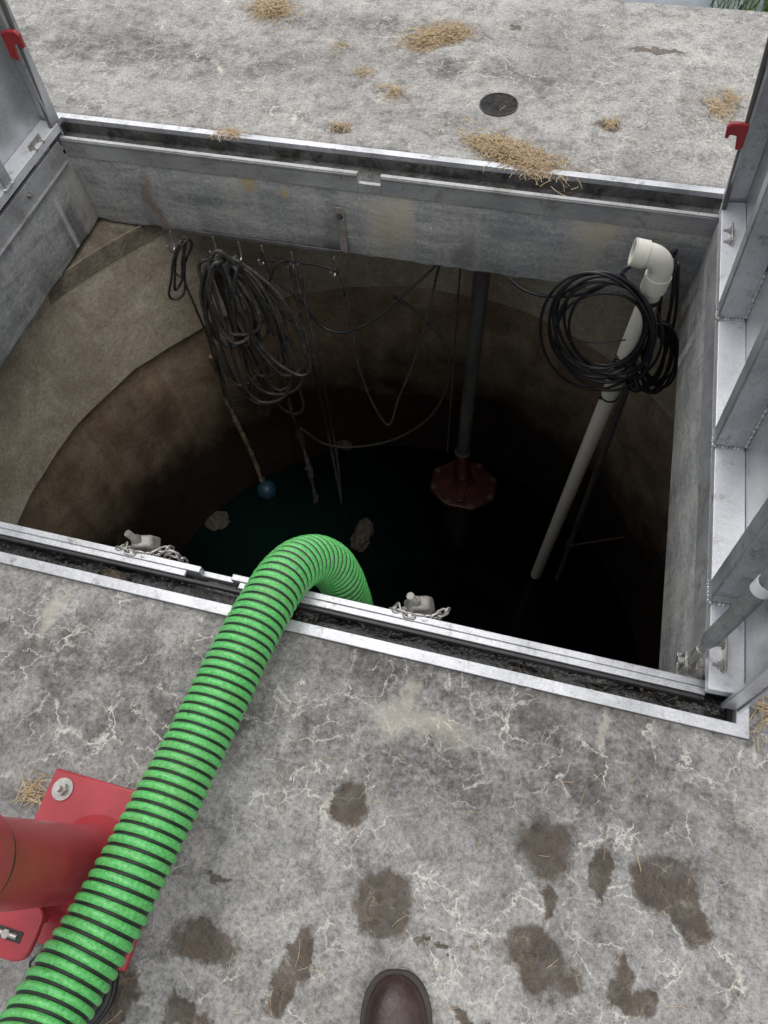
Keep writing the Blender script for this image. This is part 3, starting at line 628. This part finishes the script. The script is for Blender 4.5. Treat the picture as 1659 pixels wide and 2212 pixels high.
# ------------------------------------------------------------------ boot
bt0=PZ(858,2104,.03); hd=(PZ(859,2098)-PZ(857,2212)).normalized(); sd=Vector((hd.y,-hd.x,0))
boot=thing('work_boot','scuffed brown leather work boot toe at the bottom edge of the photo','boot',(bt0.x,bt0.y-.15,0))
def lerp1(xs,ys,x):
    for i in range(len(xs)-1):
        if x<=xs[i+1]: t=(x-xs[i])/(xs[i+1]-xs[i]); return ys[i]+(ys[i+1]-ys[i])*t
    return ys[-1]
def bw(s):
    if s<.065: return .0525*math.sqrt(max(0,1-((.065-s)/.065)**2))**.9
    return lerp1([.065,.10,.16,.23,.29,.305],[.0525,.055,.045,.039,.036,.022],s)
bm=NB(); rows=[]; ss=[.002,.006,.012,.02,.03,.042,.055,.07,.085,.10,.12,.14,.16,.18,.21,.24,.27,.29,.30]
for s in ss:
    h=lerp1([0,.012,.03,.06,.10,.14,.17,.30],[.030,.050,.062,.068,.075,.095,.115,.12],s); w=max(.004,bw(s)-.004); row=[]
    for k in range(17):
        an=PI*k/16; x=math.copysign(abs(math.cos(an))**.75,math.cos(an))*w; z=.022+(h-.022)*abs(math.sin(an))**.8
        z+=.0018*noise.noise(Vector((x*60,s*60,0)))
        row.append(bm.verts.new(bt0-hd*s+sd*x+Vector((0,0,z-.03))))
    rows.append(row)
for A,B in zip(rows,rows[1:]):
    for k in range(16): bm.faces.new((A[k],A[k+1],B[k+1],B[k]))
bm.faces.new(rows[0]); bm.faces.new(rows[-1][::-1])
an_c=bt0-hd*.23; pts=[an_c+Vector((0,0,z)) for z in (.04,.09,.14,.19,.24)]
tube(bm,pts,lambda t:.048+.008*t,24)
obj('upper',bm,M_leather,boot,70)
bm=NB(); out=[]
for k in range(25): s=.305*(k/24)**1.6; out.append((s,bw(s)+.004 if k else .0))
L1=[(s-.004,w) for s,w in out]+[(s-.004,-w) for s,w in out[::-1][:-1]]
A=[bm.verts.new(Vector((bt0.x,bt0.y,.0))-hd*s+sd*w) for s,w in L1]; B=[bm.verts.new(Vector((bt0.x,bt0.y,.024))-hd*s+sd*w) for s,w in L1]
bm.faces.new(A[::-1]);bm.faces.new(B)
for k in range(len(A)): bm.faces.new((A[k],A[(k+1)%len(A)],B[(k+1)%len(A)],B[k]))
obj('sole',bm,M_sole,boot,40,.002)
# ------------------------------------------------------------------ drain cover in the slab
c=PZ(1078,227,0)
dcv=thing('drain_cover','small round dark cast cover set in the far concrete slab','cover',c)
bm=NB(); cyl(bm,c+Vector((0,0,.0005)),c+Vector((0,0,.0025)),.060,48); obj('plate',bm,pmat('dark cast cover',(.006,.006,.006),(.05,.047,.043),45,.75,.0,1,45,grime=(70,.58,(.12,.115,.105)),spec=.15),dcv,30)
bm=NB(); annulus(bm,c+Vector((0,0,.0005)),c+Vector((0,0,.004)),.063,.0603,48); obj('rim_ring',bm,M_gut,dcv,30)
# ------------------------------------------------------------------ straw
def blade(bm,c,a,l,tilt,w,m=3):
    d=Vector((math.cos(a),math.sin(a),0)); s=Vector((-d.y,d.x,0)); bend=U(-.45,.45); prev=None
    for k in range(m+1):
        t=k/m-.5; p=c+d*(l*t)+s*(bend*l*(t*t))+Vector((0,0,tilt*l*(t+.5)))
        ww=w*(1-.5*abs(t)); q=(bm.verts.new(p+s*ww),bm.verts.new(p-s*ww+Vector((0,0,ww))))
        if prev: bm.faces.new((prev[0],prev[1],q[1],q[0]))
        prev=q
def straw(px,py,rx,ry,n,label,rot=0,hgt=.012,name='straw_clump',ln=(.015,.07),nc=7):
    bm=NB()
    cl=[(U(-1,1)*.6,U(-1,1)*.5,U(.35,.7)) for _ in range(nc)]+[(0,0,1.0)]
    for i in range(n):
        k=random.choice(cl); x=random.gauss(k[0],k[2]*.6)*rx; y=random.gauss(k[1],k[2]*.6)*ry
        X_=px+x*math.cos(rot)-y*math.sin(rot); Y_=py+x*math.sin(rot)+y*math.cos(rot)
        c=PZ(X_,Y_,0); dd_=math.exp(-(x/rx)**2-(y/ry)**2); c.z=.002+R()*hgt*dd_
        blade(bm,c,U(0,2*PI),U(*ln),U(-.05,.2)*dd_,U(.0006,.0012))
    for v in bm.verts: v.co.z=max(v.co.z,.0012)
    return tag(obj(name,bm,M_straw,None,0),label,'straw')
straw(602,24,50,26,850,'dry straw clump at the top edge of the far slab',nc=4)
straw(940,78,72,26,1100,'wide dry straw clump upper middle of the far slab',-.15)
straw(1100,334,108,30,1800,'largest dry straw pile spilling over the back rim of the hatch',.36)
straw(1560,222,40,38,180,'sparse straw scatter by the right door top',-.5)
straw(495,292,34,10,90,'small straw wisp on the back rim left of the notch',.1)
straw(850,200,38,16,70,'thin straw wisp just left of the round drain cover',.4)
straw(785,158,28,13,40,'tiny straw wisp below the wide upper clump')
straw(738,100,28,13,26,'tiny straw wisp left of the wide upper clump')
straw(732,274,24,11,36,'short brown straw tuft between the drain and the back rim')
straw(1320,270,24,11,36,'short brown straw tuft right of the drain cover')
straw(85,1712,42,36,40,'loose straw beside the red plate bolt',.3)
straw(1650,1525,16,60,30,'straw strands by the right corner of the outer rim')
bm=NB()
for i in range(170):
    x,y=(U(0,1659),U(1500,2212)) if i<60 else ((U(330,480),U(1680,1960)) if i<72 else (U(150,1600),U(30,370)))
    p=PZ(x,y,.0025)
    if OX0<p.x<OX1 and p.y>OY0-.01 and p.y<OY1: continue
    blade(bm,p,U(0,2*PI),U(.01,.05),0,.0005)
tag(obj('loose_straw',bm,M_straw,None,0),'single straw strands scattered over the concrete','straw',kind='stuff')
bm=NB()
def fleck(bm,p,s):
    a=U(0,6.28); vs=[]
    for k in range(6):
        r=s*U(.5,1.1)*(1 if k%3 else 1.6); vs.append(bm.verts.new(p+Vector((r*math.cos(a+k),r*math.sin(a+k)*.7,U(0,s*.5)))))
    bm.faces.new(vs)
for i in range(300):
    x=U(OX0+.03,OX1-.04); y=U(OY0+.028,TY0-.03); fleck(bm,Vector((x,y,-.024+U(0,.004))),U(.0015,.005))
    if R()<.3: blade(bm,Vector((x,y,-.02)),U(0,6.28),U(.01,.05),0,.0006)
for i in range(160):
    x=U(OX0+.03,OX1-.04); y=U(TY1+.016,OY1-.028); fleck(bm,Vector((x,y,-.042)),U(.0015,.006))
tag(obj('gutter_debris',bm,M_leaf,None,0),'leaf scraps and grit lying in the hatch gutters','debris',kind='stuff')
bm=NB(); c=PZ(250,1248,-.02); n=10; g=[]
for i in range(n+1):
    t=i/n; w=math.sin(PI*t)**.8*.014; g.append([bm.verts.new(c+Vector(((t-.5)*.08,q*w,.010*q*q+.006*math.sin(t*5)))) for q in (-1,-.5,0,.5,1)])
for A,B in zip(g,g[1:]):
    for k in range(4): bm.faces.new((A[k],A[k+1],B[k+1],B[k]))
tag(obj('dead_leaf',bm,M_leaf,None,60),'curled brown dead leaf in the front gutter, left of the hose','leaf')
bm=NB()
for i in range(1500):
    p=Vector((U(.45,1.6),U(2.93,3.6),-.125)); d=Vector((U(-.5,.5),U(-.5,.5),1)).normalized(); s=Vector((U(-1,1),U(-1,1),0)).normalized(); l=U(.05,.16); w=.003
    a=bm.verts.new(p+s*w);b_=bm.verts.new(p-s*w);e1=bm.verts.new(p+d*l*.6+s*w*.7);e2=bm.verts.new(p+d*l*.6-s*w*.7);t=bm.verts.new(p+d*l+Vector((d.x,d.y,-.3))*l*.3)
    bm.faces.new((a,b_,e2,e1));bm.faces.new((e1,e2,t))
tag(obj('grass',bm,M_grass,None,0),'green grass growing beyond the far slab edge','grass',kind='stuff')
# ------------------------------------------------------------------ camera, light
cd=bpy.data.cameras.new('camera'); cam=bpy.data.objects.new('camera',cd); C.objects.link(cam)
rt=Vector((AX.x,AY.x,-dn.x)); dw=Vector((AX.y,AY.y,-dn.y)); fw=Vector((AX.z,AY.z,-dn.z))
M=Matrix((( rt.x,-dw.x,-fw.x,0),(rt.y,-dw.y,-fw.y,0),(rt.z,-dw.z,-fw.z,H),(0,0,0,1)))
cam.matrix_world=M; cd.sensor_fit='VERTICAL'; cd.sensor_height=24; cd.lens=24*F/2212; cd.clip_end=500; cd.clip_start=.02
bpy.context.scene.camera=cam
w=bpy.data.worlds.new("World"); bpy.context.scene.world=w; w.use_nodes=True; nt=w.node_tree
sk=nt.nodes.new('ShaderNodeTexSky'); sk.sky_type='NISHITA'; sk.sun_disc=False; sk.sun_elevation=math.radians(60); sk.sun_rotation=math.radians(-30); sk.dust_density=3
hs=nt.nodes.new('ShaderNodeHueSaturation'); hs.inputs['Saturation'].default_value=.22; hs.inputs['Value'].default_value=1.45; nt.links.new(sk.outputs[0],hs.inputs['Color'])
nt.links.new(hs.outputs[0],nt.nodes['Background'].inputs[0]); nt.nodes['Background'].inputs[1].default_value=.15
sd_=bpy.data.lights.new('sun','SUN'); sd_.energy=1.3; sd_.angle=math.radians(40); sd_.color=(1,.97,.93)
so=bpy.data.objects.new('sun',sd_); C.objects.link(so); so.rotation_euler=(math.radians(14),math.radians(20),0)
sc=bpy.context.scene; sc.view_settings.view_transform='Standard'; sc.view_settings.look='None'; sc.view_settings.exposure=0
